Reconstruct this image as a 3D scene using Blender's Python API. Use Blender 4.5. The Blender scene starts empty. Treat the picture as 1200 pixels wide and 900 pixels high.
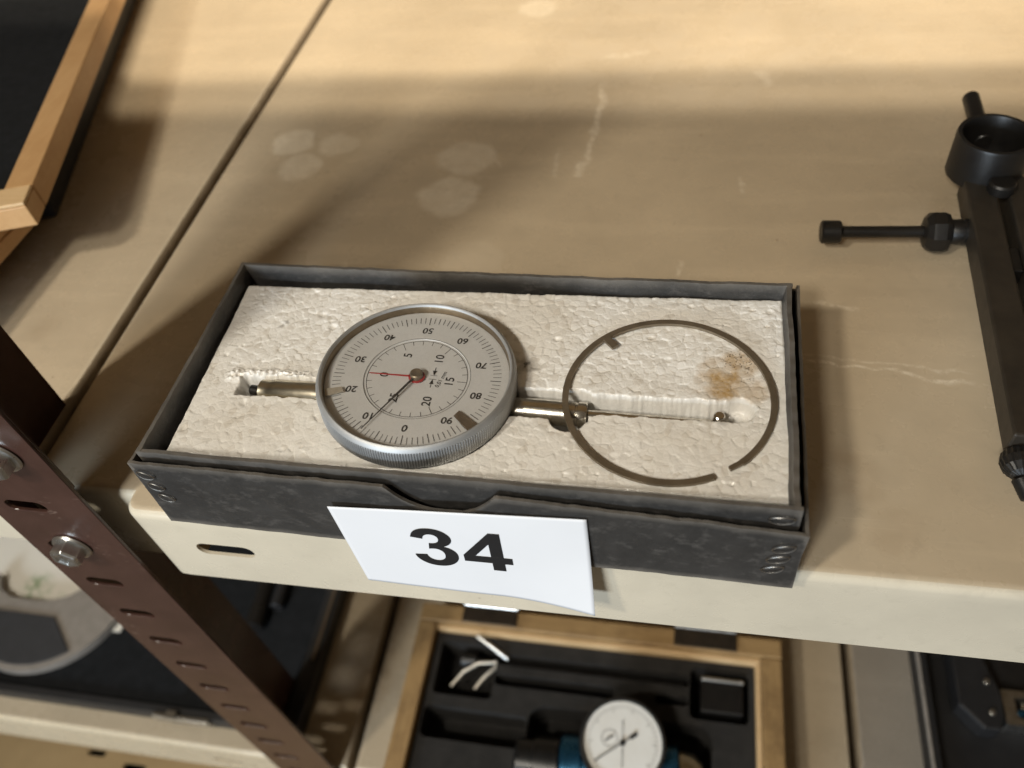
import bpy, bmesh, math, random
import numpy as np
from mathutils import Vector, Matrix, noise
from mathutils.geometry import tessellate_polygon
random.seed(7); rng = np.random.default_rng(7)
S = bpy.context.scene
COL = S.collection
PI = math.pi
# ------------------------------------------------------------------ camera
cam_d = bpy.data.cameras.new('camera'); cam = bpy.data.objects.new('camera', cam_d); COL.objects.link(cam)
yaw, pitch, roll = (math.radians(a) for a in (-16.93, 49.25, -9.88))
fw = Vector((math.sin(yaw)*math.cos(pitch), math.cos(yaw)*math.cos(pitch), -math.sin(pitch)))
r0 = fw.cross(Vector((0, 0, 1))).normalized(); u0 = r0.cross(fw)
rr = r0*math.cos(roll)+u0*math.sin(roll); uu = -r0*math.sin(roll)+u0*math.cos(roll)
CP = Vector((0.0256, -0.1223, 0.2282))
cam.matrix_world = Matrix(((rr.x, uu.x, -fw.x, CP.x), (rr.y, uu.y, -fw.y, CP.y), (rr.z, uu.z, -fw.z, CP.z), (0, 0, 0, 1)))
cam_d.sensor_width = 36; cam_d.lens = 976.5/1200*36
cam_d.clip_start = .005; cam_d.clip_end = 50
cam_d.dof.use_dof = True; cam_d.dof.focus_distance = .262; cam_d.dof.aperture_fstop = 8.5
S.camera = cam
# ------------------------------------------------------------------ world, lamps, exposure
w = bpy.data.worlds.new('World'); S.world = w; w.use_nodes = True
bg = w.node_tree.nodes['Background']; bg.inputs[0].default_value = (1.0, .80, .58, 1); bg.inputs[1].default_value = .12
S.view_settings.view_transform = 'Standard'; S.view_settings.look = 'None'; S.view_settings.exposure = 0; S.view_settings.gamma = 1
def aim(o, target):
    d = Vector(target)-o.location; o.rotation_euler = d.to_track_quat('-Z', 'Y').to_euler()
def lamp(name, kind, loc, target, power, color, size, size_y=None):
    l = bpy.data.lights.new(name, kind); l.energy = power; l.color = color
    if kind == 'AREA':
        l.size = size
        if size_y: l.shape = 'RECTANGLE'; l.size_y = size_y
    else: l.shadow_soft_size = size
    o = bpy.data.objects.new(name, l); COL.objects.link(o); o.location = loc; aim(o, target); return o
def spot(name, loc, target, power, color, size):
    o = lamp(name, 'SPOT', loc, target, power, color, size); o.data.spot_size = math.radians(54); o.data.spot_blend = 1.0
spot('key_lamp', (-.56, -.62, .99), (-.17, .10, 0), 29, (1, .92, .78), .055)
spot('second_lamp', (-.36, -.92, 1.02), (-.17, .08, 0), 30, (1, .93, .81), .085)
lamp('front_lamp', 'AREA', (-.62, -1.65, .28), (-.05, 0, 0), 24, (.74, .87, 1), .55, .35)
lamp('back_lamp', 'AREA', (.1, 1.62, 2.2), (0, .4, 0), 66, (1, .87, .68), .9, .05)
lamp('far_back_lamp', 'AREA', (.1, 1.78, 2.2), (0, .4, 0), 40, (1, .87, .68), .9, .05)
S.cycles.use_adaptive_sampling = True; S.cycles.adaptive_threshold = .015; S.cycles.max_bounces = 6; S.cycles.diffuse_bounces = 3; S.cycles.glossy_bounces = 3; S.cycles.transparent_max_bounces = 6

# ------------------------------------------------------------------ materials
def nt(name):
    m = bpy.data.materials.new(name); m.use_nodes = True
    t = m.node_tree; b = t.nodes['Principled BSDF']
    return m, t, b
def N(t, kind, **kw):
    n = t.nodes.new(kind)
    for k, v in kw.items():
        if k.startswith('i_'):
            key = k[2:]; key = int(key) if key.isdigit() else key
            n.inputs[key].default_value = v
        else: setattr(n, k, v)
    return n
def c4(c): return (c[0], c[1], c[2], 1)
def coords(t, scale=(1, 1, 1), rot=(0, 0, 0)):
    tc = N(t, 'ShaderNodeTexCoord'); mp = N(t, 'ShaderNodeMapping'); mp.inputs['Scale'].default_value = scale; mp.inputs['Rotation'].default_value = rot
    t.links.new(tc.outputs['Object'], mp.inputs[0]); return mp.outputs[0]
def ramp(t, fac, stops):
    r = N(t, 'ShaderNodeValToRGB'); t.links.new(fac, r.inputs[0])
    e = r.color_ramp.elements
    while len(e) < len(stops): e.new(.5)
    for k, (p, c) in zip(e, stops): k.position = p; k.color = c4(c)
    return r.outputs[0]
def fnoise(t, vec, scale, detail=4, rough=.55, dist=0):
    n = N(t, 'ShaderNodeTexNoise'); n.inputs['Scale'].default_value = scale; n.inputs['Detail'].default_value = min(detail, 4)
    n.inputs['Roughness'].default_value = rough; n.inputs['Distortion'].default_value = dist
    t.links.new(vec, n.inputs['Vector']); return n.outputs['Fac']
def mixc(t, fac, a, b, mode='MIX'):
    m = N(t, 'ShaderNodeMix', data_type='RGBA', blend_type=mode)
    for src, i in ((fac, 0), (a, 6), (b, 7)):
        if hasattr(src, 'is_output'): t.links.new(src, m.inputs[i])
        else: m.inputs[i].default_value = src if i == 0 else c4(src)
    return m.outputs[2]
def math_(t, op, a, b=None, clamp=False):
    m = N(t, 'ShaderNodeMath', operation=op, use_clamp=clamp)
    for s, i in ((a, 0), (b, 1)):
        if s is None: continue
        if hasattr(s, 'is_output'): t.links.new(s, m.inputs[i])
        else: m.inputs[i].default_value = s
    return m.outputs[0]
def bump(t, b, h, strength=.3, dist=.001, prev=None):
    n = N(t, 'ShaderNodeBump'); n.inputs['Strength'].default_value = strength; n.inputs['Distance'].default_value = dist
    t.links.new(h, n.inputs['Height'])
    if prev is not None: t.links.new(prev, n.inputs['Normal'])
    t.links.new(n.outputs[0], b.inputs['Normal']); return n.outputs[0]
def simple(name, c1, c2=None, scale=60, rough=.5, metal=0, bstr=0, bscale=600, bdist=.0004, spec=.5, stretch=(1, 1, 1), rvar=.1, coat=0):
    m, t, b = nt(name)
    v = coords(t, stretch)
    c2 = c2 or tuple(x*.8 for x in c1)
    f = fnoise(t, v, scale, 6, .6)
    t.links.new(ramp(t, f, [(.3, c2), (.7, c1)]), b.inputs['Base Color'])
    f2 = fnoise(t, v, scale*2.3, 4)
    t.links.new(math_(t, 'MULTIPLY_ADD', f2, rvar*2), b.inputs['Roughness'])
    rn = b.inputs['Roughness'].links[0].from_node; rn.inputs[2].default_value = rough-rvar
    b.inputs['Metallic'].default_value = metal; b.inputs['Specular IOR Level'].default_value = spec
    b.inputs['Coat Weight'].default_value = coat
    if bstr: bump(t, b, fnoise(t, v, bscale, 5), bstr, bdist)
    return m
def blobs(t, vec, lst, soft=.25, warp=.0):
    """soft round marks (x, y, radius, strength) -> one mask"""
    sep = N(t, 'ShaderNodeSeparateXYZ'); t.links.new(vec, sep.inputs[0])
    cmb = N(t, 'ShaderNodeCombineXYZ'); t.links.new(sep.outputs[0], cmb.inputs[0]); t.links.new(sep.outputs[1], cmb.inputs[1])
    out = None
    for x, y, r, s in lst:
        d = N(t, 'ShaderNodeVectorMath', operation='DISTANCE'); t.links.new(cmb.outputs[0], d.inputs[0]); d.inputs[1].default_value = (x, y, 0)
        mr = N(t, 'ShaderNodeMapRange', interpolation_type='SMOOTHSTEP'); t.links.new(d.outputs['Value'], mr.inputs[0])
        mr.inputs[1].default_value = r; mr.inputs[2].default_value = r*(1-soft); mr.inputs[3].default_value = 0; mr.inputs[4].default_value = s
        out = mr.outputs[0] if out is None else math_(t, 'MAXIMUM', out, mr.outputs[0])
    return out
def strokes(t, vec, lst):
    """thin scratch lines (x0, y0, x1, y1, halfwidth, strength) -> mask"""
    sep = N(t, 'ShaderNodeSeparateXYZ'); t.links.new(vec, sep.inputs[0]); X, Y = sep.outputs[0], sep.outputs[1]
    out = None
    for x0, y0, x1, y1, hw, s in lst:
        L = math.hypot(x1-x0, y1-y0); ux, uy = (x1-x0)/L, (y1-y0)/L
        dx = math_(t, 'SUBTRACT', X, x0); dy = math_(t, 'SUBTRACT', Y, y0)
        al = math_(t, 'ADD', math_(t, 'MULTIPLY', dx, ux), math_(t, 'MULTIPLY', dy, uy))
        pe = math_(t, 'ABSOLUTE', math_(t, 'SUBTRACT', math_(t, 'MULTIPLY', dx, uy), math_(t, 'MULTIPLY', dy, ux)))
        en = math_(t, 'ABSOLUTE', math_(t, 'SUBTRACT', al, L/2))
        a = N(t, 'ShaderNodeMapRange'); t.links.new(pe, a.inputs[0]); a.inputs[1].default_value = hw; a.inputs[2].default_value = hw*.3; a.inputs[3].default_value = 0; a.inputs[4].default_value = s
        b = N(t, 'ShaderNodeMapRange'); t.links.new(en, b.inputs[0]); b.inputs[1].default_value = L/2; b.inputs[2].default_value = L/2*.7
        m = math_(t, 'MULTIPLY', a.outputs[0], b.outputs[0])
        out = m if out is None else math_(t, 'MAXIMUM', out, m)
    return out

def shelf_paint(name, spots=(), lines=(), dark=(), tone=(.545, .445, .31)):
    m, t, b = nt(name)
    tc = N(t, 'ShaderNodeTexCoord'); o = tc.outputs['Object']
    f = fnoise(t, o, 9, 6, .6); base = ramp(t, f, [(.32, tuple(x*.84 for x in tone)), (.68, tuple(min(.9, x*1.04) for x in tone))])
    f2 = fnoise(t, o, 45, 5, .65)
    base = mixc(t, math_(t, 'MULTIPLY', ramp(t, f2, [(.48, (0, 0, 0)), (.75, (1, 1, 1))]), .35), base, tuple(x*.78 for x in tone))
    # dust and dirt specks
    vo = N(t, 'ShaderNodeTexVoronoi'); vo.inputs['Scale'].default_value = 42; t.links.new(o, vo.inputs['Vector'])
    sp = N(t, 'ShaderNodeMapRange'); t.links.new(vo.outputs['Distance'], sp.inputs[0]); sp.inputs[1].default_value = .035; sp.inputs[2].default_value = .02
    base = mixc(t, math_(t, 'MULTIPLY', sp.outputs[0], .55), base, (.16, .10, .05))
    wv = N(t, 'ShaderNodeVectorMath', operation='ADD'); nz = N(t, 'ShaderNodeTexNoise'); nz.inputs['Scale'].default_value = 70
    t.links.new(o, nz.inputs['Vector']); sc = N(t, 'ShaderNodeVectorMath', operation='SCALE'); t.links.new(nz.outputs['Color'], sc.inputs[0]); sc.inputs['Scale'].default_value = .010
    t.links.new(o, wv.inputs[0]); t.links.new(sc.outputs[0], wv.inputs[1])
    off = N(t, 'ShaderNodeVectorMath', operation='SUBTRACT'); t.links.new(wv.outputs[0], off.inputs[0]); off.inputs[1].default_value = (.005, .005, .005)
    ov = off.outputs[0]
    wp = fnoise(t, coords(t, (5, 38, 5), (0, 0, .06)), 1.6, 5, .6)
    base = mixc(t, math_(t, 'MULTIPLY', ramp(t, wp, [(.50, (0, 0, 0)), (.72, (1, 1, 1))]), .30), base, tuple(min(.9, x*1.22) for x in tone))
    sm = fnoise(t, o, 130, 6, .75, .8)
    base = mixc(t, math_(t, 'MULTIPLY', ramp(t, sm, [(.56, (0, 0, 0)), (.74, (1, 1, 1))]), .22), base, tuple(x*.6 for x in tone))
    if spots:
        k = blobs(t, ov, spots, .30)
        k = math_(t, 'MULTIPLY', k, math_(t, 'ADD', math_(t, 'MULTIPLY', ramp(t, fnoise(t, o, 110, 4, .75), [(.34, (0, 0, 0)), (.62, (1, 1, 1))]), .6), .62), True)
        base = mixc(t, k, base, (.80, .71, .56))
    if dark:
        k = blobs(t, ov, dark, .7)
        k = math_(t, 'MULTIPLY', k, ramp(t, fnoise(t, o, 60, 5), [(.35, (0, 0, 0)), (.65, (1, 1, 1))]))
        base = mixc(t, k, base, (.22, .13, .06))
    if lines:
        k = math_(t, 'MULTIPLY', strokes(t, ov, lines), ramp(t, fnoise(t, o, 420, 4, .7), [(.36, (0, 0, 0)), (.62, (1, 1, 1))])); base = mixc(t, k, base, (.86, .76, .60))
    # fine scratches
    vs = coords(t, (30, 900, 30), (0, 0, .5)); fs = fnoise(t, vs, 1, 2, .5)
    base = mixc(t, math_(t, 'MULTIPLY', ramp(t, fs, [(.68, (0, 0, 0)), (.75, (1, 1, 1))]), .22), base, (.75, .66, .5))
    t.links.new(base, b.inputs['Base Color'])
    t.links.new(ramp(t, f2, [(.3, (.20,)*3), (.7, (.36,)*3)]), b.inputs['Roughness'])
    bump(t, b, fnoise(t, o, 260, 3), .06, .0006)
    return m

M = {}
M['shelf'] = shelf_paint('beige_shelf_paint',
    spots=[(-.1687, .2160, .0125, .50), (-.1445, .2135, .0115, .36), (-.1590, .1950, .0125, .42), (-.0763, .2032, .0155, .40), (-.0790, .1733, .0160, .48), (-.060, .130, .015, .12), (-.0635, .3492, .012, .25)],
    lines=[(-.016, .272, -.0195, .195, .0022, .75), (-.0195, .2, -.021, .188, .003, .6), (-.034, .212, -.033, .185, .0016, .45), (-.064, .203, -.057, .192, .0015, .35), (.0745, .113, .092, .1085, .0011, .55),
           (.064, .085, .127, .0760, .0010, .6), (.064, .0875, .127, .0800, .0008, .35), (.05, .19, .052, .178, .0012, .4), (.058, .277, .064, .262, .003, .35), (-.022, .29, .005, .30, .0035, .35), (-.155, .106, -.150, .093, .0010, .5), (-.115, .128, -.112, .114, .0012, .35), (.025, .135, .026, .124, .0012, .35)],
    dark=[(.079, .036, .016, .35), (.093, .018, .012, .2), (.125, .176, .014, .12), (-.235, .083, .010, .25)])
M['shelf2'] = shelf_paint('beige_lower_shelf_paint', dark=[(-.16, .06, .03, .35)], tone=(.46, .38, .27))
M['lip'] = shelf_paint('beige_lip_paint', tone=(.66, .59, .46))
M['seam'] = simple('shaded_seam', (.33, .26, .175), (.24, .185, .12), 120, .7)  # shade of the gap painted into the skirt faces along the seam
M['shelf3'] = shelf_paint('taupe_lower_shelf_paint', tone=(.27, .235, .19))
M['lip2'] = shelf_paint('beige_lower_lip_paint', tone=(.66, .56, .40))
def post_paint():
    m, t, b = nt('brown_post_paint'); o = coords(t)
    f = fnoise(t, o, 55, 6, .65)
    c = ramp(t, f, [(.3, (.042, .0195, .0145)), (.7, (.066, .032, .0245))])
    s = fnoise(t, coords(t, (240, 240, 700), (.3, .2, .4)), 1, 4, .7)
    pat = fnoise(t, o, 26, 3)
    k = math_(t, 'MULTIPLY', ramp(t, s, [(.60, (0, 0, 0)), (.68, (1, 1, 1))]), ramp(t, pat, [(.52, (0, 0, 0)), (.66, (1, 1, 1))]))
    c = mixc(t, math_(t, 'MULTIPLY', k, .8), c, (.30, .22, .18))
    t.links.new(c, b.inputs['Base Color']); b.inputs['Roughness'].default_value = .27
    bump(t, b, fnoise(t, o, 420, 3), .10, .0005); return m
M['post'] = post_paint()
def card_mat():
    m, t, b = nt('black_cardboard'); o = coords(t)
    f = fnoise(t, o, 38, 7, .7); c = ramp(t, f, [(.3, (.019, .018, .017)), (.72, (.042, .039, .036))])
    g = fnoise(t, coords(t, (80, 80, 130)), 2, 6, .75)
    c = mixc(t, math_(t, 'MULTIPLY', ramp(t, g, [(.52, (0, 0, 0)), (.74, (1, 1, 1))]), .6), c, (.10, .092, .084))
    sc_ = fnoise(t, coords(t, (60, 60, 200), (.3, .5, .2)), 4, 5, .8)
    c = mixc(t, math_(t, 'MULTIPLY', ramp(t, sc_, [(.64, (0, 0, 0)), (.74, (1, 1, 1))]), .25), c, (.20, .18, .155))
    # rubbed edges: scuffs where the surface is most convex
    ge = N(t, 'ShaderNodeNewGeometry'); ed = ramp(t, ge.outputs['Pointiness'], [(.535, (0, 0, 0)), (.60, (1, 1, 1))])
    c = mixc(t, math_(t, 'MULTIPLY', ed, math_(t, 'MULTIPLY', f, 1.1)), c, (.19, .17, .145))
    t.links.new(c, b.inputs['Base Color']); b.inputs['Roughness'].default_value = .52
    n1 = bump(t, b, fnoise(t, o, 900, 4, .6), .25, .0004)
    bump(t, b, fnoise(t, o, 140, 4), .45, .0010, n1); return m
M['card'] = card_mat()
def foam_mat():
    m, t, b = nt('white_packing_foam'); o = coords(t)
    v1 = N(t, 'ShaderNodeTexVoronoi', feature='DISTANCE_TO_EDGE'); v1.inputs['Scale'].default_value = 420; t.links.new(o, v1.inputs['Vector'])
    v2 = N(t, 'ShaderNodeTexVoronoi'); v2.inputs['Scale'].default_value = 420; t.links.new(o, v2.inputs['Vector'])
    nz = fnoise(t, o, 60, 6, .65)
    c = ramp(t, nz, [(.32, (.83, .80, .74)), (.68, (.92, .905, .865))])
    rc_ = N(t, 'ShaderNodeSeparateColor'); t.links.new(v2.outputs['Color'], rc_.inputs[0])
    c = mixc(t, math_(t, 'MULTIPLY', ramp(t, rc_.outputs[0], [(.72, (0, 0, 0)), (.95, (1, 1, 1))]), .45), c, (.88, .86, .80))
    c = mixc(t, math_(t, 'MULTIPLY', ramp(t, rc_.outputs[1], [(.80, (0, 0, 0)), (.98, (1, 1, 1))]), .30), c, (.50, .43, .33))
    dirt = fnoise(t, o, 900, 3, .7)
    c = mixc(t, math_(t, 'MULTIPLY', ramp(t, dirt, [(.62, (0, 0, 0)), (.72, (1, 1, 1))]), .18), c, (.35, .28, .19))
    # rusty oil stain, sooty spot
    wv = N(t, 'ShaderNodeVectorMath', operation='ADD'); nn = N(t, 'ShaderNodeTexNoise'); nn.inputs['Scale'].default_value = 230; nn.inputs['Detail'].default_value = 5
    t.links.new(o, nn.inputs['Vector']); sc = N(t, 'ShaderNodeVectorMath', operation='SCALE'); t.links.new(nn.outputs['Color'], sc.inputs[0]); sc.inputs['Scale'].default_value = .014
    t.links.new(o, wv.inputs[0]); t.links.new(sc.outputs[0], wv.inputs[1])
    of = N(t, 'ShaderNodeVectorMath', operation='SUBTRACT'); t.links.new(wv.outputs[0], of.inputs[0]); of.inputs[1].default_value = (.007, .007, .007)
    k = blobs(t, of.outputs[0], [(.0410, .0470, .0125, .95), (.0450, .0535, .0100, .75), (.041, .0435, .0060, .95), (.049, .044, .008, .5)], .95)
    k = math_(t, 'MULTIPLY', k, math_(t, 'ADD', fnoise(t, o, 600, 4, .7), .38), True)
    c = mixc(t, k, c, (.42, .25, .07))
    gr = fnoise(t, o, 1500, 2)
    k2 = math_(t, 'MULTIPLY', blobs(t, of.outputs[0], [(.0455, .0545, .0085, 1)], .8), ramp(t, gr, [(.60, (0, 0, 0)), (.64, (1, 1, 1))]))
    c = mixc(t, k2, c, (.07, .04, .02))
    k3 = blobs(t, of.outputs[0], [(-.0215, .0500, .0060, .5), (-.0210, .0500, .0022, .9), (.0395, .0335, .004, .7), (-.110, .062, .002, .5)], .9)
    c = mixc(t, k3, c, (.09, .075, .055))
    sz = N(t, 'ShaderNodeSeparateXYZ'); t.links.new(o, sz.inputs[0]); fz = N(t, 'ShaderNodeMapRange'); t.links.new(sz.outputs[2], fz.inputs[0]); fz.inputs[1].default_value = .0293; fz.inputs[2].default_value = .0280
    c = mixc(t, math_(t, 'MULTIPLY', fz.outputs[0], .7), c, (.84, .83, .80))       # fresh white foam inside the cut
    t.links.new(c, b.inputs['Base Color']); b.inputs['Roughness'].default_value = .30; b.inputs['Coat Weight'].default_value = .35; b.inputs['Coat Roughness'].default_value = .14
    e = N(t, 'ShaderNodeMapRange'); t.links.new(v1.outputs['Distance'], e.inputs[0]); e.inputs[1].default_value = 0; e.inputs[2].default_value = .12
    n1 = bump(t, b, e.outputs[0], .12, .0003)
    n2 = bump(t, b, v2.outputs['Color'], .28, .0004, n1)
    bump(t, b, fnoise(t, o, 1300, 4, .65), .22, .0004, n2); return m
M['foam'] = foam_mat()
M['satin'] = simple('satin_chrome', (.50, .505, .50), (.42, .42, .415), 90, .56, .75, .05, 1500, rvar=.06)
M['knurl'] = simple('knurled_steel', (.46, .46, .455), (.36, .36, .355), 120, .55, .75)
M['steel'] = simple('bright_steel', (.66, .63, .57), (.50, .47, .41), 200, .22, 1, .05, 1500, stretch=(1, 6, 6))
M['nickel'] = simple('yellowed_nickel', (.70, .64, .51), (.53, .48, .37), 120, .30, 1, .05, 1200)
M['zinc'] = simple('zinc_plate', (.70, .70, .68), (.52, .52, .50), 160, .30, 1, .08, 800)
M['ring'] = simple('dull_spring_steel', (.27, .225, .165), (.19, .155, .11), 170, .45, .7, .12, 1400)
M['wire'] = simple('staple_wire', (.68, .66, .62), (.40, .38, .35), 300, .25, 1)
M['dial'] = simple('silvered_dial', (.72, .735, .755), (.67, .685, .70), 70, .42, .2, .03, 2500, rvar=.04)
M['innerwall'] = simple('browned_brass', (.30, .235, .16), (.19, .145, .095), 150, .4, .8)
M['hinge'] = simple('tarnished_hinge', (.10, .08, .06), (.06, .05, .04), 150, .4, .8)
M['ink'] = simple('black_ink', (.012, .012, .013), None, 100, .5)
M['red'] = simple('red_lacquer', (.42, .022, .028), None, 100, .4)
M['blackpaint'] = simple('black_lacquer', (.012, .012, .012), None, 100, .3)
M['tabdark'] = simple('brown_tab', (.20, .155, .11), (.15, .115, .08), 200, .4, .6)
M['tablight'] = simple('pale_tab', (.62, .58, .50), None, 200, .35, .5)
M['paper'] = simple('white_paper', (.76, .765, .785), (.73, .735, .755), 25, .75, 0, .05, 900, .0002)
M['blacktool'] = simple('blued_steel', (.014, .0125, .011), (.008, .0073, .007), 130, .42, .2, .12, 700)
M['greytool'] = simple('browned_bar', (.046, .037, .027), (.028, .023, .017), 90, .5, .3, .10, 900)
M['blackcase'] = simple('black_plastic', (.016, .016, .017), (.011, .011, .012), 80, .5, 0, .35, 1400, .0004)
M['lining'] = simple('black_felt', (.010, .011, .012), (.016, .017, .019), 200, .95, 0, .4, 2500, spec=.1)
M['darkfoam'] = simple('dark_foam', (.034, .032, .030), (.022, .021, .020), 120, .85, 0, .5, 1100, .0006, spec=.2)
def wood(name, a, b_, dark, ax=(1, 14, 14)):
    m, t, b = nt(name); v = coords(t, ax)
    f = fnoise(t, v, 22, 6, .6, 1.2); c = ramp(t, f, [(.25, b_), (.75, a)])
    g = fnoise(t, coords(t, (ax[0]*2, ax[1]*3, ax[2]*3)), 60, 4, .7)
    c = mixc(t, math_(t, 'MULTIPLY', ramp(t, g, [(.50, (0, 0, 0)), (.72, (1, 1, 1))]), .35), c, dark)
    k = fnoise(t, coords(t), 30, 5, .7); c = mixc(t, math_(t, 'MULTIPLY', ramp(t, k, [(.46, (0, 0, 0)), (.72, (1, 1, 1))]), .7), c, dark)
    t.links.new(c, b.inputs['Base Color']); b.inputs['Roughness'].default_value = .5
    bump(t, b, g, .15, .0004); return m
M['pine_x'] = wood('old_pine_along_x', (.40, .26, .115), (.29, .18, .075), (.11, .06, .025))
M['pine_y'] = wood('old_pine_along_y', (.40, .26, .115), (.29, .18, .075), (.11, .06, .025), (14, 1, 14))
M['beech_y'] = wood('orange_beech', (.58, .36, .17), (.51, .30, .13), (.45, .25, .10), (14, 1, 14))
M['beech_l'] = wood('pale_beech', (.70, .50, .28), (.64, .44, .23), (.56, .37, .18), (1, 14, 14))
M['blue'] = simple('blue_anodised', (.035, .14, .25), (.02, .085, .16), 90, .28, .75, .05, 800)
M['white'] = simple('white_enamel', (.70, .69, .65), (.64, .62, .57), 100, .5)
M['greyframe'] = simple('grey_hammer_paint', (.30, .27, .24), (.23, .21, .185), 150, .42, 0, .25, 500, .0006)
M['plate'] = simple('charcoal_plastic', (.042, .043, .047), (.032, .033, .036), 120, .55, 0, .2, 1500)
M['cardboard'] = simple('brown_cardboard', (.42, .29, .14), (.30, .20, .09), 14, .7, 0, .2, 200)
def leaflet_mat():
    m, t, b = nt('printed_leaflet'); o = coords(t)
    f = fnoise(t, o, 260, 5, .7); k = blobs(t, o, [(-.420, .086, .017, 1), (-.398, .082, .006, .6)], .8)
    k = math_(t, 'MULTIPLY', k, ramp(t, f, [(.45, (0, 0, 0)), (.6, (1, 1, 1))]))
    t.links.new(mixc(t, k, (.80, .77, .69), (.22, .34, .17)), b.inputs['Base Color']); b.inputs['Roughness'].default_value = .5; return m
M['leaflet'] = leaflet_mat()
def glass_mat():
    m = bpy.data.materials.new('dial_glass'); m.use_nodes = True; t = m.node_tree; t.nodes.clear()
    out = N(t, 'ShaderNodeOutputMaterial'); mx = N(t, 'ShaderNodeMixShader'); tr = N(t, 'ShaderNodeBsdfTransparent'); gl = N(t, 'ShaderNodeBsdfGlossy')
    tr.inputs[0].default_value = (.97, .965, .95, 1); gl.inputs['Roughness'].default_value = .04
    fr = N(t, 'ShaderNodeFresnel'); ge = N(t, 'ShaderNodeNewGeometry')
    ior = N(t, 'ShaderNodeMapRange'); t.links.new(ge.outputs['Backfacing'], ior.inputs[0]); ior.inputs[3].default_value = 1.58; ior.inputs[4].default_value = 1/1.58; t.links.new(ior.outputs[0], fr.inputs[0])
    du = N(t, 'ShaderNodeBsdfDiffuse'); du.inputs[0].default_value = (.85, .85, .85, 1); m2 = N(t, 'ShaderNodeMixShader')  # thin white veil put into the crystal as faint glare
    dn = fnoise(t, coords(t), 700, 4, .75); t.links.new(ramp(t, dn, [(.45, (.015,)*3), (.75, (.06,)*3)]), m2.inputs[0]); t.links.new(tr.outputs[0], m2.inputs[1]); t.links.new(du.outputs[0], m2.inputs[2])
    t.links.new(fr.outputs[0], mx.inputs[0]); t.links.new(m2.outputs[0], mx.inputs[1]); t.links.new(gl.outputs[0], mx.inputs[2]); t.links.new(mx.outputs[0], out.inputs[0]); return m
M['glass'] = glass_mat()

# ------------------------------------------------------------------ mesh helpers
def link(name, me, mat, parent=None, smooth=False, bev=0, seg=2, auto=None):
    if mat is not None and not me.materials: me.materials.append(M[mat] if isinstance(mat, str) else mat)
    if smooth:
        me.polygons.foreach_set('use_smooth', [True]*len(me.polygons))
        if auto is not None and hasattr(me, 'set_sharp_from_angle'): me.set_sharp_from_angle(angle=math.radians(auto))
    o = bpy.data.objects.new(name, me); COL.objects.link(o)
    if parent is not None:
        o.parent = parent; o.matrix_parent_inverse = world_of(parent).inverted()
    if bev:
        b = o.modifiers.new('bevel', 'BEVEL'); b.width = bev; b.segments = seg; b.limit_method = 'ANGLE'; b.angle_limit = math.radians(40)
    return o
def world_of(o):
    m = o.matrix_basis.copy()
    if o.parent: m = world_of(o.parent) @ o.matrix_parent_inverse @ m
    return m
def pyd(name, v, f, mat, parent=None, **kw):
    me = bpy.data.meshes.new(name); me.from_pydata([tuple(x) for x in v], [], f); me.validate(); me.update()
    return link(name, me, mat, parent, **kw)
def thing(name, label, cat, loc=(0, 0, 0), group=None):
    o = bpy.data.objects.new(name, None); COL.objects.link(o); o.location = loc; o.empty_display_size = .01
    return tag(o, label, cat, group)
def tag(o, label=None, cat=None, group=None, kind=None):
    if label: o['label'] = label
    if cat: o['category'] = cat
    if group: o['group'] = group
    if kind: o['kind'] = kind
    return o
I4 = Matrix.Identity(4)
def frame(origin, xa, za):
    z = Vector(za).normalized(); x = Vector(xa); x = (x-z*x.dot(z)).normalized(); y = z.cross(x); o = Vector(origin)
    return Matrix(((x.x, y.x, z.x, o.x), (x.y, y.y, z.y, o.y), (x.z, y.z, z.z, o.z), (0, 0, 0, 1)))
def box(name, lo, hi, mat, parent=None, mtx=I4, bev=.0005, seg=2):
    v = [mtx @ Vector((x, y, z)) for x in (lo[0], hi[0]) for y in (lo[1], hi[1]) for z in (lo[2], hi[2])]
    f = [(0, 1, 3, 2), (4, 6, 7, 5), (0, 4, 5, 1), (2, 3, 7, 6), (0, 2, 6, 4), (1, 5, 7, 3)]
    return pyd(name, v, f, mat, parent, bev=bev, seg=seg)
def plate(name, loops, z0, z1, mat, parent=None, mtx=I4, bev=0, **kw):
    """flat sheet: outline loop then hole loops (2D), thickness z0..z1"""
    L = [[Vector((p[0], p[1], 0)) for p in lp] for lp in loops]
    tris = tessellate_polygon(L); flat = [p for lp in L for p in lp]; n = len(flat)
    v = [mtx @ Vector((p.x, p.y, z1)) for p in flat]+[mtx @ Vector((p.x, p.y, z0)) for p in flat]
    f = []
    for a, b, c in tris:
        ar = (flat[b]-flat[a]).cross(flat[c]-flat[a]).z
        if abs(ar) < 1e-14: continue
        if ar < 0: b, c = c, b
        f.append((a, b, c)); f.append((a+n, c+n, b+n))
    k = 0
    for i, lp in enumerate(L):
        m = len(lp); area = sum(lp[j].x*lp[(j+1) % m].y-lp[(j+1) % m].x*lp[j].y for j in range(m))
        ccw = (area > 0) if i == 0 else (area < 0)
        for j in range(m):
            a, b = k+j, k+(j+1) % m
            f.append((a+n, b+n, b, a) if ccw else (a, b, b+n, a+n))
        k += m
    o = pyd(name, v, f, mat, parent, **kw)
    if bev:
        b = o.modifiers.new('bevel', 'BEVEL'); b.width = bev; b.segments = 2; b.limit_method = 'ANGLE'; b.angle_limit = math.radians(50)
    return o
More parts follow.
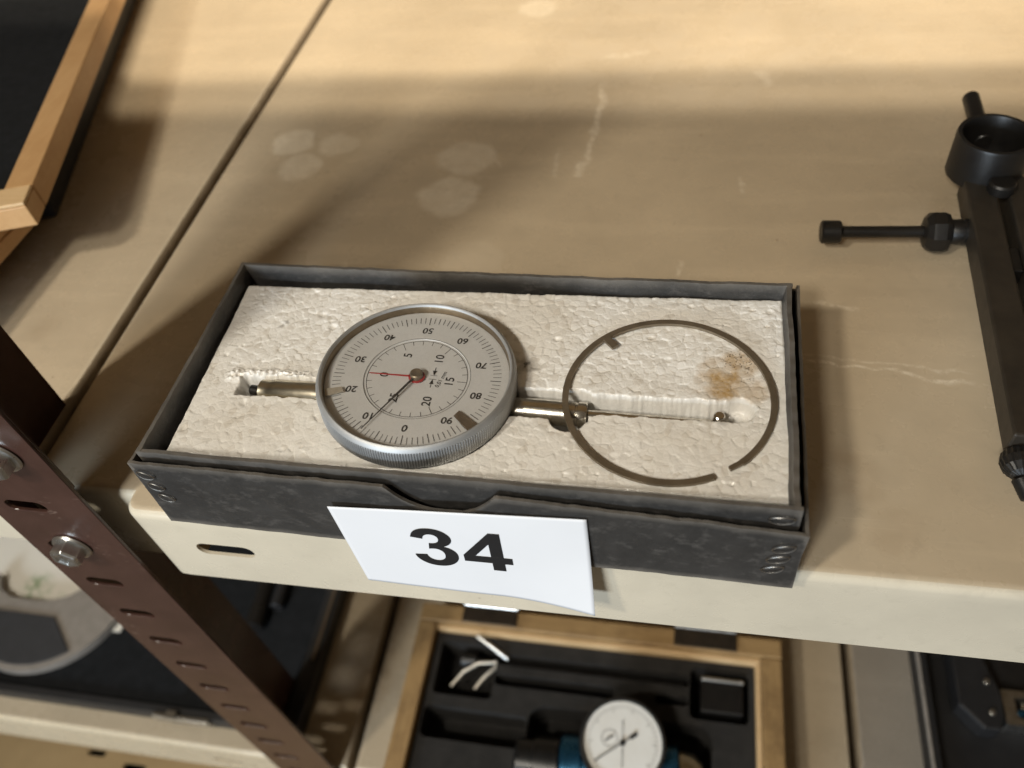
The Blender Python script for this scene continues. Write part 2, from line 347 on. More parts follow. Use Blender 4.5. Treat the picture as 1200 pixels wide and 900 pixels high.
def lathe(name, prof, mat, parent=None, mtx=I4, seg=64, caps=True, auto=35, teeth=None):
    v, f = [], []
    for k, (r, z) in enumerate(prof):
        for s in range(seg):
            a = 2*PI*s/seg; q = r
            if teeth and k in teeth[0]: q = r-(teeth[1] if (s % teeth[2])*2 >= teeth[2] else 0)
            v.append(mtx @ Vector((q*math.cos(a), q*math.sin(a), z)))
    for k in range(len(prof)-1):
        for s in range(seg):
            a = k*seg+s; b = k*seg+(s+1) % seg
            f.append((a, b, b+seg, a+seg))
    if caps:
        f.append(tuple(range(seg))[::-1]); f.append(tuple(range((len(prof)-1)*seg, len(prof)*seg)))
    return pyd(name, v, f, mat, parent, smooth=True, auto=auto)
def rod(name, a, b, r, mat, parent=None, seg=24, ends=.0004, prof=None):
    a, b = Vector(a), Vector(b); d = b-a; L = d.length
    up = (1, 0, 0) if abs(d.normalized().x) < .9 else (0, 1, 0)
    e = min(ends, r*.5)
    return lathe(name, prof or [(r-e, 0), (r, e), (r, L-e), (r-e, L)], mat, parent, frame(a, up, d), seg)
def tube(name, pts, r, mat, parent=None, seg=10, closed=False):
    pts = [Vector(p) for p in pts]; n = len(pts); v, f = [], []
    rads = r if isinstance(r, (list, tuple)) else [r]*n
    prev = None
    for i in range(n):
        d = (pts[(i+1) % n]-pts[i-1]) if closed or 0 < i < n-1 else (pts[1]-pts[0] if i == 0 else pts[-1]-pts[-2])
        d.normalize()
        x = prev-d*prev.dot(d) if prev else (Vector((0, 0, 1)) if abs(d.z) < .9 else Vector((1, 0, 0)))
        x = (x-d*x.dot(d)).normalized(); prev = x; y = d.cross(x)
        for s in range(seg):
            a = 2*PI*s/seg; v.append(pts[i]+(x*math.cos(a)+y*math.sin(a))*rads[i])
    for i in range(n if closed else n-1):
        for s in range(seg):
            a = i*seg+s; b = i*seg+(s+1) % seg; c = ((i+1) % n)*seg
            f.append((a, b, c+(s+1) % seg, c+s))
    if not closed: f += [tuple(range(seg))[::-1], tuple(range((n-1)*seg, n*seg))]
    return pyd(name, v, f, mat, parent, smooth=True, auto=50)
def text_mesh(s, size, bold=0, shear=0, spacing=1.0):
    cu = bpy.data.curves.new('t', 'FONT'); cu.body = s; cu.size = size; cu.align_x = 'CENTER'; cu.align_y = 'CENTER'; cu.offset = bold; cu.shear = shear; cu.space_character = spacing; cu.resolution_u = 6
    o = bpy.data.objects.new('t', cu); COL.objects.link(o)
    bpy.context.view_layer.update()
    me = bpy.data.meshes.new_from_object(o.evaluated_get(bpy.context.evaluated_depsgraph_get()))
    vs = [v.co.copy() for v in me.vertices]; fs = [tuple(p.vertices) for p in me.polygons]
    bpy.data.objects.remove(o); bpy.data.curves.remove(cu); bpy.data.meshes.remove(me)
    if vs:
        cx = (min(v.x for v in vs)+max(v.x for v in vs))/2; cy = (min(v.y for v in vs)+max(v.y for v in vs))/2
        vs = [v-Vector((cx, cy, 0)) for v in vs]
    return vs, fs
def arc(cx, cy, r, a0, a1, n): return [(cx+r*math.cos(math.radians(a0+(a1-a0)*i/n)), cy+r*math.sin(math.radians(a0+(a1-a0)*i/n))) for i in range(n+1)]
def slot(cx, cy, L, h, n=8, skew=0):
    r = h/2; d = L/2-r
    p = arc(cx+d, cy, r, -90, 90, n)+arc(cx-d, cy, r, 90, 270, n)
    return [(x, y+(x-cx)*skew) for x, y in p]
def rrect(x0, y0, x1, y1, r, n=5):
    return arc(x1-r, y0+r, r, -90, 0, n)+arc(x1-r, y1-r, r, 0, 90, n)+arc(x0+r, y1-r, r, 90, 180, n)+arc(x0+r, y0+r, r, 180, 270, n)

# ------------------------------------------------------------------ shelves
def offset_loop(lp, d):
    n = len(lp); out = []
    for i in range(n):
        p0, p1, p2 = Vector(lp[i-1]), Vector(lp[i]), Vector(lp[(i+1) % n])
        e1 = (p1-p0).normalized(); e2 = (p2-p1).normalized()
        n1 = Vector((-e1.y, e1.x)); n2 = Vector((-e2.y, e2.x)); b = (n1+n2); k = 1+n1.dot(n2)
        out.append(p1+b*(d/max(k, .3)))
    return out
def shelf(name, outline, ztop, depth, mat, holes=(), rad=.0036, kind='structure'):
    """folded sheet-steel shelf: flat top, rounded edge, skirt all round (ccw outline); holes = (index of the outline edge, centre x, length, height, z)"""
    prof = [(rad*(1-math.sin(a)), -rad*(1-math.cos(a))) for a in [PI/2*i/6 for i in range(7)]]
    zs = [-rad-.004] + [-depth*.5-.0095+.003, -depth*.5+.0095+.003][::-1] + [-depth]
    rows = prof+[(0, z) for z in zs]+[(.0012, -depth-.0006), (.010, -depth-.0006)]
    n = len(outline); v = []; f = []
    for ins, z in rows:
        for p in offset_loop(outline, ins): v.append((p.x, p.y, ztop+z))
    hrow = len(prof)+1
    hset = {h[0]: h for h in holes}
    for k in range(len(rows)-1):
        for i in range(n):
            a, b = k*n+i, k*n+(i+1) % n
            if k == hrow and i in hset:
                _, cx, L, H, cz = hset[i]; y = outline[i][1]
                loop = slot(cx, cz, L, H, 8); base = len(v)
                x0, x1 = outline[i][0], outline[(i+1) % n][0]; zt, zb = ztop+rows[hrow][1], ztop+rows[hrow+1][1]
                inner = [(p[0], y, p[1]) for p in loop]; thick = [(p[0], y+.0012, p[1]) for p in loop]
                v += inner+thick; m = len(loop)
                L2 = [[Vector((v[a][0], v[a][2], 0)), Vector((v[b][0], v[b][2], 0)), Vector((v[b+n][0], v[b+n][2], 0)), Vector((v[a+n][0], v[a+n][2], 0))], [Vector((p[0], p[1], 0)) for p in loop]]
                ids = [a, b, b+n, a+n]+list(range(base, base+m)); fl = L2[0]+L2[1]
                for t in tessellate_polygon(L2):
                    ar = (fl[t[1]]-fl[t[0]]).cross(fl[t[2]]-fl[t[0]]).z
                    t = t if ar > 0 else (t[0], t[2], t[1]); f.append(tuple(ids[q] for q in t))
                for j in range(m): f.append((base+j, base+(j+1) % m, base+m+(j+1) % m, base+m+j))
                continue
            f.append((a+n, b+n, b, a))
    f.append(tuple(range(n)))
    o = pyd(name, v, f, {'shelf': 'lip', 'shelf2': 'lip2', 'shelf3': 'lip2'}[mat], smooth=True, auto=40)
    o.data.materials.append(M[mat])                       # the flat top is darker than the skirt
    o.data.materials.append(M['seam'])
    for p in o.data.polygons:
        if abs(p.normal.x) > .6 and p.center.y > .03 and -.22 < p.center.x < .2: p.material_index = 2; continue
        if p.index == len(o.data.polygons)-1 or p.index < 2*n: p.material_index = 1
    return tag(o, kind=kind)
XS = -.1993
right_outline = [(-.1500, 0), (-.1410, 0), (-.1115, 0), (.95, 0), (.95, .52), (XS, .52), (XS, .0075)]+[(-.1575, .0075)]+arc(-.1515, .0060, .0060, 180, 255, 5)
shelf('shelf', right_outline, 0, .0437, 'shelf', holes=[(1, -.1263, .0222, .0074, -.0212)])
left_outline = [(-1.2, .0075), (-.215, .0075), (XS-.0030, .0075), (XS-.0030, .52), (-1.2, .52)]
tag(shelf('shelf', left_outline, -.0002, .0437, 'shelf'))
ZL = -.300
low_out = [(-.2400, 0), (.1385, 0), (.1385, .52), (-.1585, .52), (-.1585, .0075), (-.2400, .0075)]
low_out = [(-.1545, 0), (.1385, 0), (.1385, .52), (-.1545, .52)]
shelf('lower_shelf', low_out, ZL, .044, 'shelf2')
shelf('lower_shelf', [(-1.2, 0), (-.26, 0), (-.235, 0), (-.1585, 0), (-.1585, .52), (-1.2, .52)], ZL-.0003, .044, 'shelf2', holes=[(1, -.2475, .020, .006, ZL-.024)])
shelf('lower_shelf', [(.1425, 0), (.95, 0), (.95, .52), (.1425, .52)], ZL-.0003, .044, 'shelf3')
# the next shelf up, which shades the middle of this one
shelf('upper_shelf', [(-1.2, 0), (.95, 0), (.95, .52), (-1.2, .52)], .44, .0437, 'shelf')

# ------------------------------------------------------------------ slotted post
post = thing('shelf_post', 'brown slotted steel angle post with bolts at the left shelf corner', 'post', (-.185, 0, -.6))
XZ = Matrix(((1, 0, 0, 0), (0, 0, -1, 0), (0, 1, 0, 0), (0, 0, 0, 1)))      # (x, z) drawing, thickness towards the viewer
ZP = [.0038+.0281*k for k in range(14, -22, -1)]
holes = [slot(-.1895, z, .0158, .0062, 7, -.02) for z in ZP]
plate('front_flange', [[(-.2058, -.6), (-.1640, -.6), (-.1640, .43), (-.2058, .43)]]+holes, .0018, .0032, 'post', post, XZ, bev=.0003)
YZ = Matrix(((0, 0, 1, 0), (1, 0, 0, 0), (0, 1, 0, 0), (0, 0, 0, 1)))
plate('side_flange', [[(-.0016, -.6), (.0445, -.6), (.0445, .43), (-.0008, .43)]], -.2058, -.2036, 'post', post, YZ, bev=.0003)
plate('slot_light_blocker', [[(-.2030, .014), (-.1665, .014), (-.1665, .43), (-.2030, .43)]], -.0004, .0012, 'post', post, XZ)  # added strip behind the slots, keeps dots of light off the shelf
def hex_bolt(x, z, parent):
    mt = frame((x, -.0032, z), (1, .0, .35), (0, -1, 0))
    b = lathe('bolt', [(.0001, 0), (.0068, 0), (.0073, .0006), (.0069, .0014), (.0058, .0017)], 'zinc', parent, mt, 40)
    h = [(.0058*math.cos(PI/3*k), .0058*math.sin(PI/3*k)) for k in range(6)]
    v, f = [], []
    for rad, zz in ((1, .0012), (1, .0054), (.90, .0064), (.62, .0064), (.55, .0058)):
        v += [mt @ Vector((p[0]*rad, p[1]*rad, zz)) for p in h]
    for k in range(4):
        for i in range(6): f.append((k*6+i, k*6+(i+1) % 6, k*6+6+(i+1) % 6, k*6+6+i))
    f.append((24, 25, 26, 27, 28, 29))
    pyd('bolt_head', v, f, 'zinc', b, bev=.0003)
    return b
hex_bolt(-.1865, -.0225, post); hex_bolt(-.1790, .0350, post)

# ------------------------------------------------------------------ cardboard box: lid underneath, tray nested in it
PHI = math.radians(-.842)
BM = Matrix.Translation((-.03684, .0435, 0)) @ Matrix.Rotation(PHI, 4, 'Z')
def wall(name, a, b, z0, ztop, t, mat, parent, nx=90, nz=8, wob=.0003, lean=(0, 0), cut=None, seed=0, edge=.0004):
    """cardboard wall from a to b (box frame, xy), outer face on the right of a->b; ztop(s) gives the worn upper edge"""
    a, b = Vector(a), Vector(b); d = (b-a).normalized(); nrm = Vector((d.y, -d.x)); v = []; f = []
    L = (b-a).length
    for side in (0, 1):
        for i in range(nx+1):
            s = i/nx; zt = ztop(s)+edge*(noise.noise((s*L*330, seed, 0))*.8+noise.noise((s*L*90, seed+5, 0)))
            for k in range(nz+1):
                q = k/nz; z = z0+(zt-z0)*q
                off = wob*(noise.noise((s*L*60, z*60, seed))+.4*noise.noise((s*L*240, z*240, seed)))+lean[0]*(1-q)+lean[1]*q
                thin = t*(1-.25*max(0, q-.85)/.15)
                p = a+(b-a)*s+nrm*(off-(t-thin)*.3 if side == 0 else off-thin)
                v.append(BM @ Vector((p.x, p.y, z)))
    n = (nx+1)*(nz+1); w_ = nz+1
    for i in range(nx):
        for k in range(nz):
            q = i*w_+k
            f.append((q, q+w_, q+w_+1, q+1)); f.append((n+q, n+q+1, n+q+w_+1, n+q+w_))
        q = i*w_; f.append((q+nz, q+w_+nz, n+q+w_+nz, n+q+nz)); f.append((q, n+q, n+q+w_, q+w_))
    f.append(tuple(range(w_))+tuple(n+k for k in range(w_))[::-1]); e = nx*w_
    f.append(tuple(e+k for k in range(w_))[::-1]+tuple(n+e+k for k in range(w_)))
    o = pyd(name, v, f, mat, parent, smooth=True, auto=40)
    return o
def staple(x, z, face_y, w_, h, tilt, parent, yside=False):
    pts = []
    for i in range(20):
        a = 2*PI*i/20; px, pz = w_*math.cos(a), h*math.sin(a)
        qx = px*math.cos(tilt)-pz*math.sin(tilt); qz = px*math.sin(tilt)+pz*math.cos(tilt)
        pts.append(BM @ Vector((x+qx, face_y-.0001-.0004*abs(math.sin(a)), z+qz)))
    return tube('staple', pts, .0002, 'wire', parent, 6, True)
# -- lid
lid = thing('cardboard_box', 'black cardboard box lid with a thumb notch, nested under the tray behind the 34 tag', 'box', BM @ Vector((0, 0, .0015)))
LX0, LX1, LY0, LY1 = -.0990, .0996, -.0462, .0452
notch_c, notch_w = -.0003, .0163
def lid_top(s):
    x = LX0+(LX1-LX0)*s; z = .0334-.0046*max(0, s-.55)/.45
    u = abs(x-notch_c)/notch_w
    if u < 1: z -= .0105*(1-u**2.6)
    return z
wall('front_panel', (LX0, LY0), (LX1, LY0), .0006, lid_top, .0014, 'card', lid, nx=220, nz=10, seed=1, lean=(.0006, 0), edge=.00045)
wall('back_panel', (LX1, LY1), (LX0, LY1), .0006, lambda s: .031, .0014, 'card', lid, seed=2)
wall('side_panel', (LX0, LY1), (LX0, LY0), .0006, lambda s: .0315+.0015*s, .0014, 'card', lid, nx=60, seed=3)
wall('side_panel', (LX1-.0004, LY0), (LX1-.0004, LY1), .0006, lambda s: .0285+.004*s, .0014, 'card', lid, nx=60, seed=4, lean=(-.0008, .0012))
plate('base_panel', [[(LX0+.0016, LY0+.0016), (LX1-.0016, LY0+.0016), (LX1-.0016, LY1-.0016), (LX0+.0016, LY1-.0016)]], .0006, .0018, 'card', lid, BM)
for k in range(3):
    staple(LX0+.0042+.0008*k, .0285-.0062*k, LY0-.0005, .0027, .0016, -.5, lid)
    staple(LX1-.0052-.0008*k, .0225-.0058*k, LY0-.0006, .0032, .0016, .45, lid)
# -- tray
tray = thing('cardboard_tray', 'black cardboard tray holding the foam, stapled at its corners', 'box', BM @ Vector((0, 0, .002)))
TX0, TX1, TY0, TY1 = -.0965, .0977, -.0430, .0425
wall('front_panel', (TX0, TY0), (TX1, TY0), .002, lambda s: .0356+.0008*s, .0018, 'card', tray, nx=160, seed=11, edge=.00025, lean=(0, .0003))
wall('back_panel', (TX1, TY1), (TX0, TY1), .002, lambda s: .0358-.0004*math.sin(PI*s), .0018, 'card', tray, nx=120, seed=12, edge=.0003)
wall('side_panel', (TX0+.0003, TY1), (TX0+.0003, TY0), .002, lambda s: .0358, .0018, 'card', tray, nx=70, seed=13, edge=.0002)
wall('side_panel', (TX1-.0003, TY0), (TX1-.0003, TY1), .002, lambda s: .0362-.0004*s, .0022, 'card', tray, nx=70, seed=14, edge=.0005, wob=.0005)
plate('base_panel', [[(TX0+.002, TY0+.002), (TX1-.002, TY0+.002), (TX1-.002, TY1-.002), (TX0+.002, TY1-.002)]], .002, .0034, 'card', tray, BM)
staple(TX1-.0048, .0318, TY0-.0006, .0034, .0016, .12, tray)

# ------------------------------------------------------------------ foam insert (cut bead foam with the groove for the indicator)
ZF = .0297
FC = [Vector((-.1290, .0061)), Vector((.0594, .0049)), Vector((.0590, .0830)), Vector((-.1303, .0818))]
AX = .0350                                   # y of the indicator axis
def sstep(a, b, x): t = np.clip((x-a)/(b-a), 0, 1); return t*t*(3-2*t)
def foam_height(X, Y):
    """depth carved below the cut surface"""
    n1 = np.array([noise.noise((x*260, y*260, 3)) for x, y in zip(X.ravel(), Y.ravel())]).reshape(X.shape)
    n2 = np.array([noise.noise((x*900, y*900, 7)) for x, y in zip(X.ravel(), Y.ravel())]).reshape(X.shape)
    n3 = np.array([noise.noise((x*55, y*55, 1)) for x, y in zip(X.ravel(), Y.ravel())]).reshape(X.shape)
    dep = -.00008*n1-.00005*n2-.0005*n3
    def groove(x0, x1, ylo, yhi, d, soft_lo, soft_hi, rag):
        g = sstep(ylo-soft_lo, ylo, Y+rag*n1+.0003*n2)*(1-sstep(yhi, yhi+soft_hi, Y+rag*n1+.0003*n2))*sstep(x0-.0015, x0, X+rag*n1)*(1-sstep(x1, x1+.0015, X+rag*n1))
        return d*g
    g = groove(-.1140, -.075, .0315, .0368, .0085, .0008, .0024, .0011)            # rear cap
    g = np.maximum(g, groove(-.030, .0000, .0292, .0388, .0105, .0006, .0018, .0007))     # stem
    g = np.maximum(g, groove(-.005, .0445, .0318, .0372, .0090, .0005, .0024, .0009))     # plunger
    r = np.hypot(X+.0052, Y-.0300); g = np.maximum(g, .0105*(1-sstep(.0052, .0058, r)))      # round cut under the stem collar
    r = np.hypot(X-.0450, (Y-.0362)); g = np.maximum(g, .0055*(1-sstep(.0030, .0050, r)))
    r = np.hypot(X+.0515, Y-.0362); g = np.maximum(g, .0150*(1-sstep(.0287, .0295, r)))      # case pocket
    r = np.hypot(X+.0175, Y-.0500); dep = dep+.0006*(1-sstep(.0005, .0030, r))
    dr = random.Random(5)
    for _ in range(70):
        dx_, dy_, r_, h_ = dr.uniform(-.127, .057), dr.uniform(.008, .080), dr.uniform(.0006, .0022), dr.uniform(.00015, .0006)
        dep = dep+h_*(1-sstep(.2, 1, np.hypot(X-dx_, (Y-dy_)*dr.uniform(.7, 1.6))/r_))
    torn = sstep(-.123, -.118, X)*(1-sstep(-.095, -.088, X))*sstep(.0355, .0375, Y)*(1-sstep(.0400, .0425, Y)); dep = dep-torn*.0011*(.6+n2)
    wallm = np.clip(g/.004, 0, 1)*np.clip((.0085-g)/.004, 0, 1)
    return dep+g+wallm*(.0004*n2+.0010*n1)
NX, NY = 620, 270
us = np.linspace(0, 1, NX+1); vs_ = np.linspace(0, 1, NY+1)
U, V = np.meshgrid(us, vs_, indexing='ij')
fc = np.array([(p.x, p.y) for p in FC])
P = ((1-U)*(1-V))[..., None]*fc[0]+(U*(1-V))[..., None]*fc[1]+(U*V)[..., None]*fc[2]+((1-U)*V)[..., None]*fc[3]
X, Y = P[..., 0], P[..., 1]
# bead cells
cell = .0028
gx = np.arange(-.135, .066, cell); gy = np.arange(.0, .088, cell)
SX, SY = np.meshgrid(gx, gy, indexing='ij'); SX = SX+rng.uniform(-.5, .5, SX.shape)*cell; SY = SY+rng.uniform(-.5, .5, SY.shape)*cell; SH = rng.uniform(-1, 1, SX.shape)
TXs, TYs = (np.sign(q)*np.abs(q)**4*4.0+q*.12 for q in (rng.uniform(-1, 1, SX.shape), rng.uniform(-1, 1, SX.shape)))
ci = np.clip(((X+.135)/cell).round().astype(int), 0, len(gx)-1); cj = np.clip((Y/cell).round().astype(int), 0, len(gy)-1)
d1 = np.full(X.shape, 9.); d2 = np.full(X.shape, 9.); hh = np.zeros(X.shape)
for di in (-2, -1, 0, 1, 2):
    for dj in (-2, -1, 0, 1, 2):
        a = np.clip(ci+di, 0, len(gx)-1); b = np.clip(cj+dj, 0, len(gy)-1)
        ddx, ddy = X-SX[a, b], Y-SY[a, b]; d = np.hypot(ddx, ddy*1.15); near = d < d1
        d2 = np.where(near, d1, np.minimum(d2, d)); hh = np.where(near, SH[a, b]*.00005+(TXs[a, b]*ddx+TYs[a, b]*ddy)*.035-10*d*d, hh); d1 = np.where(near, d, d1)
edge = np.clip((d2-d1)/.0006, 0, 1)
Z = ZF-foam_height(X, Y)+hh-.00006*(1-edge)**1.5
brd = np.minimum(np.minimum(U*.19, (1-U)*.19), np.minimum(V*.078, (1-V)*.078)); Z -= .0007*np.clip(1-brd/.0009, 0, 1)**2
verts = np.stack([X, Y, Z], -1).reshape(-1, 3)
idx = np.arange((NX+1)*(NY+1)).reshape(NX+1, NY+1)
faces = np.stack([idx[:-1, :-1], idx[1:, :-1], idx[1:, 1:], idx[:-1, 1:]], -1).reshape(-1, 4).tolist()
bord = list(idx[:, 0])+list(idx[-1, 1:])+list(idx[-2::-1, -1])+list(idx[0, -2:0:-1]); m0 = len(verts)
low = verts[bord].copy(); low[:, 2] = .0036
verts = np.vstack([verts, low]); nb = len(bord)
for i in range(nb): faces.append((int(bord[(i+1) % nb]), int(bord[i]), m0+i, m0+(i+1) % nb))
faces.append(tuple(range(m0, m0+nb))[::-1])
foam = pyd('foam_insert', verts.tolist(), faces, 'foam', smooth=True)
tag(foam, 'worn cream foam insert with a groove and rusty stain, filling the black tray', 'foam')

# ------------------------------------------------------------------ dial indicator
DC = Vector((-.0526, .0366, .0397)); DN = Vector((.070, .034, 1)).normalized()
DM = frame(DC, (1, 0, 0), DN)
ind = thing('dial_indicator', 'large round dial indicator with silver knurled bezel lying in the foam', 'dial indicator', (DC.x, DC.y, ZF))
R = .0308
bz = lathe('bezel', [(.0290, -.0046), (.0289, -.0018), (.0291, -.0008), (.0294, -.0002), (.0298, 0), (.0302, -.0002), (.0306, -.0007), (.0310, -.0016), (.0312, -.0021), (.0312, -.0080), (.0309, -.0088), (.0298, -.0094), (.0280, -.0094)][::-1],
      'satin', ind, DM, 960, caps=False, auto=28, teeth=((3, 4), .00034, 4))
bz.data.materials.append(M['innerwall']); bz.data.materials.append(M['knurl'])
for i, p in enumerate(bz.data.polygons):
    k = i//960
    if k >= 10: p.material_index = 1
    elif k == 3: p.material_index = 2
lathe('glass', [(.0289, -.0032), (.0284, -.0024), (.0274, -.0019), (.026, -.0017), (.020, -.0014), (.010, -.0011), (.0001, -.0010)], 'glass', bz, DM, 128, caps=False, auto=None)
face = lathe('dial_face', [(.0289, -.0056), (.0289, -.0034), (.01665, -.0034), (.01650, -.00365), (.0001, -.00365)], 'dial', ind, DM, 128, caps=False, auto=20)
lathe('case', [(.0272, -.0085), (.0272, -.0200), (.0260, -.0212), (.001, -.0212)], 'satin', ind, DM, 96)
ZD = -.0033; ZI = -.00358
def flat_lines(name, segs, mat, parent):
    v, f = [], []
    for (x0, y0, x1, y1, w_, z) in segs:
        d = Vector((x1-x0, y1-y0)).normalized(); n_ = Vector((-d.y, d.x))*w_/2
        b = len(v)
        v += [DM @ Vector((x0+n_.x, y0+n_.y, z)), DM @ Vector((x0-n_.x, y0-n_.y, z)), DM @ Vector((x1-n_.x, y1-n_.y, z)), DM @ Vector((x1+n_.x, y1+n_.y, z))]
        f.append((b, b+1, b+2, b+3))
    return pyd(name, v, f, mat, parent)
A0 = -86.5; segs = []
for k in range(100):
    a = math.radians(A0-3.6*k); r_in = .0238 if k % 5 else .0231; wd = .00018 if k % 5 else .00026
    segs.append((r_in*math.cos(a), r_in*math.sin(a), .0264*math.cos(a), .0264*math.sin(a), wd, ZD))
flat_lines('outer_scale', segs, 'ink', face)
segs = []
for k in range(30):
    a = math.radians(180-12*k); r_in = .0141 if k % 5 else .0128; wd = .00018
    segs.append((r_in*math.cos(a), r_in*math.sin(a), .0158*math.cos(a), .0158*math.sin(a), wd, ZI))
for k in range(120):
    a, b = 2*PI*k/120, 2*PI*(k+1)/120
    segs.append((.0158*math.cos(a), .0158*math.sin(a), .0158*math.cos(b), .0158*math.sin(b), .00017, ZI+.00001))
    segs.append((.01675*math.cos(a), .01675*math.sin(a), .01675*math.cos(b), .01675*math.sin(b), .00010, ZD+.00001))
flat_lines('inner_scale', segs, 'ink', face)
def dial_text(name, items, parent):
    v, f = [], []
    for s, size, bold, shear, r, ang, rot, z in items:
        vs, fs = text_mesh(s, size, bold, shear, 1.02); b = len(v); a = math.radians(ang); q = math.radians(rot)
        for p in vs:
            x = p.x*math.cos(q)-p.y*math.sin(q)+r*math.cos(a); y = p.x*math.sin(q)+p.y*math.cos(q)+r*math.sin(a)
            v.append(DM @ Vector((x, y, z)))
        f += [tuple(i+b for i in q_) for q_ in fs]
    return pyd(name, v, f, 'ink', parent)
dial_text('scale_numerals', [(str(10*k) if k else '0', .0035, .00007, .12, .0204, A0-36*k, A0-90, ZD) for k in range(10)], face)
dial_text('inner_numerals', [(str(5*k), .0038, .00006, 0, .0104 if k else .0106, 180-60*k, 90, ZI) for k in range(6)]+[('0,01 mm', .0019, .00003, 0, .0077, 2, 78, ZI)], face)
# gap arrows of the 0,01 mm mark
av, af = [], []
def tri(p, q, s):
    b = len(av); av.extend(DM @ Vector((x, y, ZI+.00001)) for x, y in (p, q, s)); af.append((b, b+1, b+2))
for sgn, yb in ((1, .0010), (-1, -.0006)):
    x = .0050; yb += .0006
    tri((x-.0007, yb+sgn*.0020), (x+.0007, yb+sgn*.0020), (x, yb))
    for dx in (-.00012, .00012): tri((x-.00014, yb+sgn*.0034), (x+.00014, yb+sgn*.0034), (x+dx, yb+sgn*.0016))
    tri((x-.0012, yb-.00007), (x+.0012, yb-.00007), (x+.0012, yb+.00007)); tri((x-.0012, yb-.00007), (x+.0012, yb+.00007), (x-.0012, yb+.00007))
pyd('arrow_mark', av, af, 'ink', face)
def hand(name, ang, length, w0, w1, z, mat, tail=0):
    a = math.radians(ang); q = Matrix.Rotation(a, 4, 'Z')
    pts = [(-tail, -w0/2), (length*.42, -w0/2*.9), (length*.5, -w1/2*1.3), (length, -w1/2*.7), (length, w1/2*.7), (length*.5, w1/2*1.3), (length*.42, w0/2*.9), (-tail, w0/2)]
    return plate(name, [pts], z, z+.0002, mat, ind, DM @ q)
hand('red_pointer', -178.5, .0152, .00055, .00035, -.0031, 'red')
lathe('pointer_disc', [(.0026, -.0032), (.0026, -.0029), (.0001, -.0029)], 'red', ind, DM, 40)
hand('black_pointer', -116.0, .0255, .00075, .00034, -.0024, 'blackpaint', .002)
lathe('hub', [(.0020, -.0036), (.0020, -.0014), (.0017, -.0011), (.0009, -.0012), (.0001, -.0014)], 'ring', ind, DM, 40)
def tol_tab(ang, r_in, wd, mat, z):
    q = Matrix.Rotation(math.radians(ang), 4, 'Z')
    plate('tolerance_tab', [[(r_in, -wd*.55), (.0284, -wd*.75), (.0284, wd*.75), (r_in-.0004, wd*.45)]], z, z+.0004, mat, ind, DM @ q)
tol_tab(-40, .0205, .0024, 'tabdark', -.0029); tol_tab(-158, .0232, .0020, 'tablight', -.0028)
# stem, plunger and rear cap along the axis
zc = .0262
stem = rod('stem', (-.0240, AX-.0007, zc-.0002), (.0002, AX-.0012, zc-.0007), .0040, 'steel', ind, 40, prof=[(.0039, 0), (.0040, .0005), (.0040, .0205), (.0037, .0207), (.0037, .0212), (.0042, .0214), (.0042, .0236), (.0038, .0242), (.001, .0242)])
rod('plunger', (.0000, AX-.0012, zc-.0010), (.0375, AX-.0006, zc-.0030), .0021, 'steel', ind, 24)
tip = rod('contact_point', (.0385, AX-.0006, zc-.0050), (.0395, AX-.0004, zc+.0024), .0017, 'steel', ind, 24)
rod('rear_cap', (-.0790, AX-.0008, zc+.0012), (-.1080, AX-.0002, zc+.0008), .0036, 'nickel', ind, 40, prof=[(.0041, 0), (.0041, .0245), (.0038, .0250), (.0038, .0285), (.0032, .0290), (.0014, .0290), (.0014, .0270)])
rod('cap_pin', (-.1080, AX-.0002, zc+.0006), (-.1122, AX+.0004, zc+.0004), .0017, 'blacktool', ind, 20)

# ------------------------------------------------------------------ loose spring ring on the foam
RC = (.0241, .0390); RO, RI = .0318, .0299
def ra(px): return px
pts_o = arc(RC[0], RC[1], RO, -46, 297, 150); pts_i = arc(RC[0], RC[1], RI, -46, 297, 150)
ring = thing('spring_ring', 'thin open brown steel ring lying on the foam right of the dial indicator', 'ring', (RC[0], RC[1], ZF))
band = pts_o+pts_i[::-1]
RM = frame((0, 0, ZF+.0002), (1, 0, 0), (0.006, -.004, 1))
plate('band', [band], 0, .0011, 'ring', ring, RM, bev=.0002)
def ring_tab(ang, L, wd, inward=True):
    q = Matrix.Translation((RC[0], RC[1], 0)) @ Matrix.Rotation(math.radians(ang), 4, 'Z')
    r1 = RI+.0004; return plate('tab', [[(r1-L, -wd/2), (r1, -wd/2), (r1, wd/2), (r1-L, wd/2)]], .0003, .0013, 'ring', ring, RM @ q, bev=.00015)
ring_tab(132.5, .0048, .0026)
q = Matrix.Translation((RC[0], RC[1], 0)) @ Matrix.Rotation(math.radians(-49.5), 4, 'Z')
plate('hook', [[(RI-.0002, -.0022), (RI+.0012, -.0024), (RI+.0014, -.0004), (RO-.0004, .0006), (RO-.0002, .0030), (RI+.0002, .0030)]], .0001, .0012, 'ring', ring, RM @ q, bev=.00015)

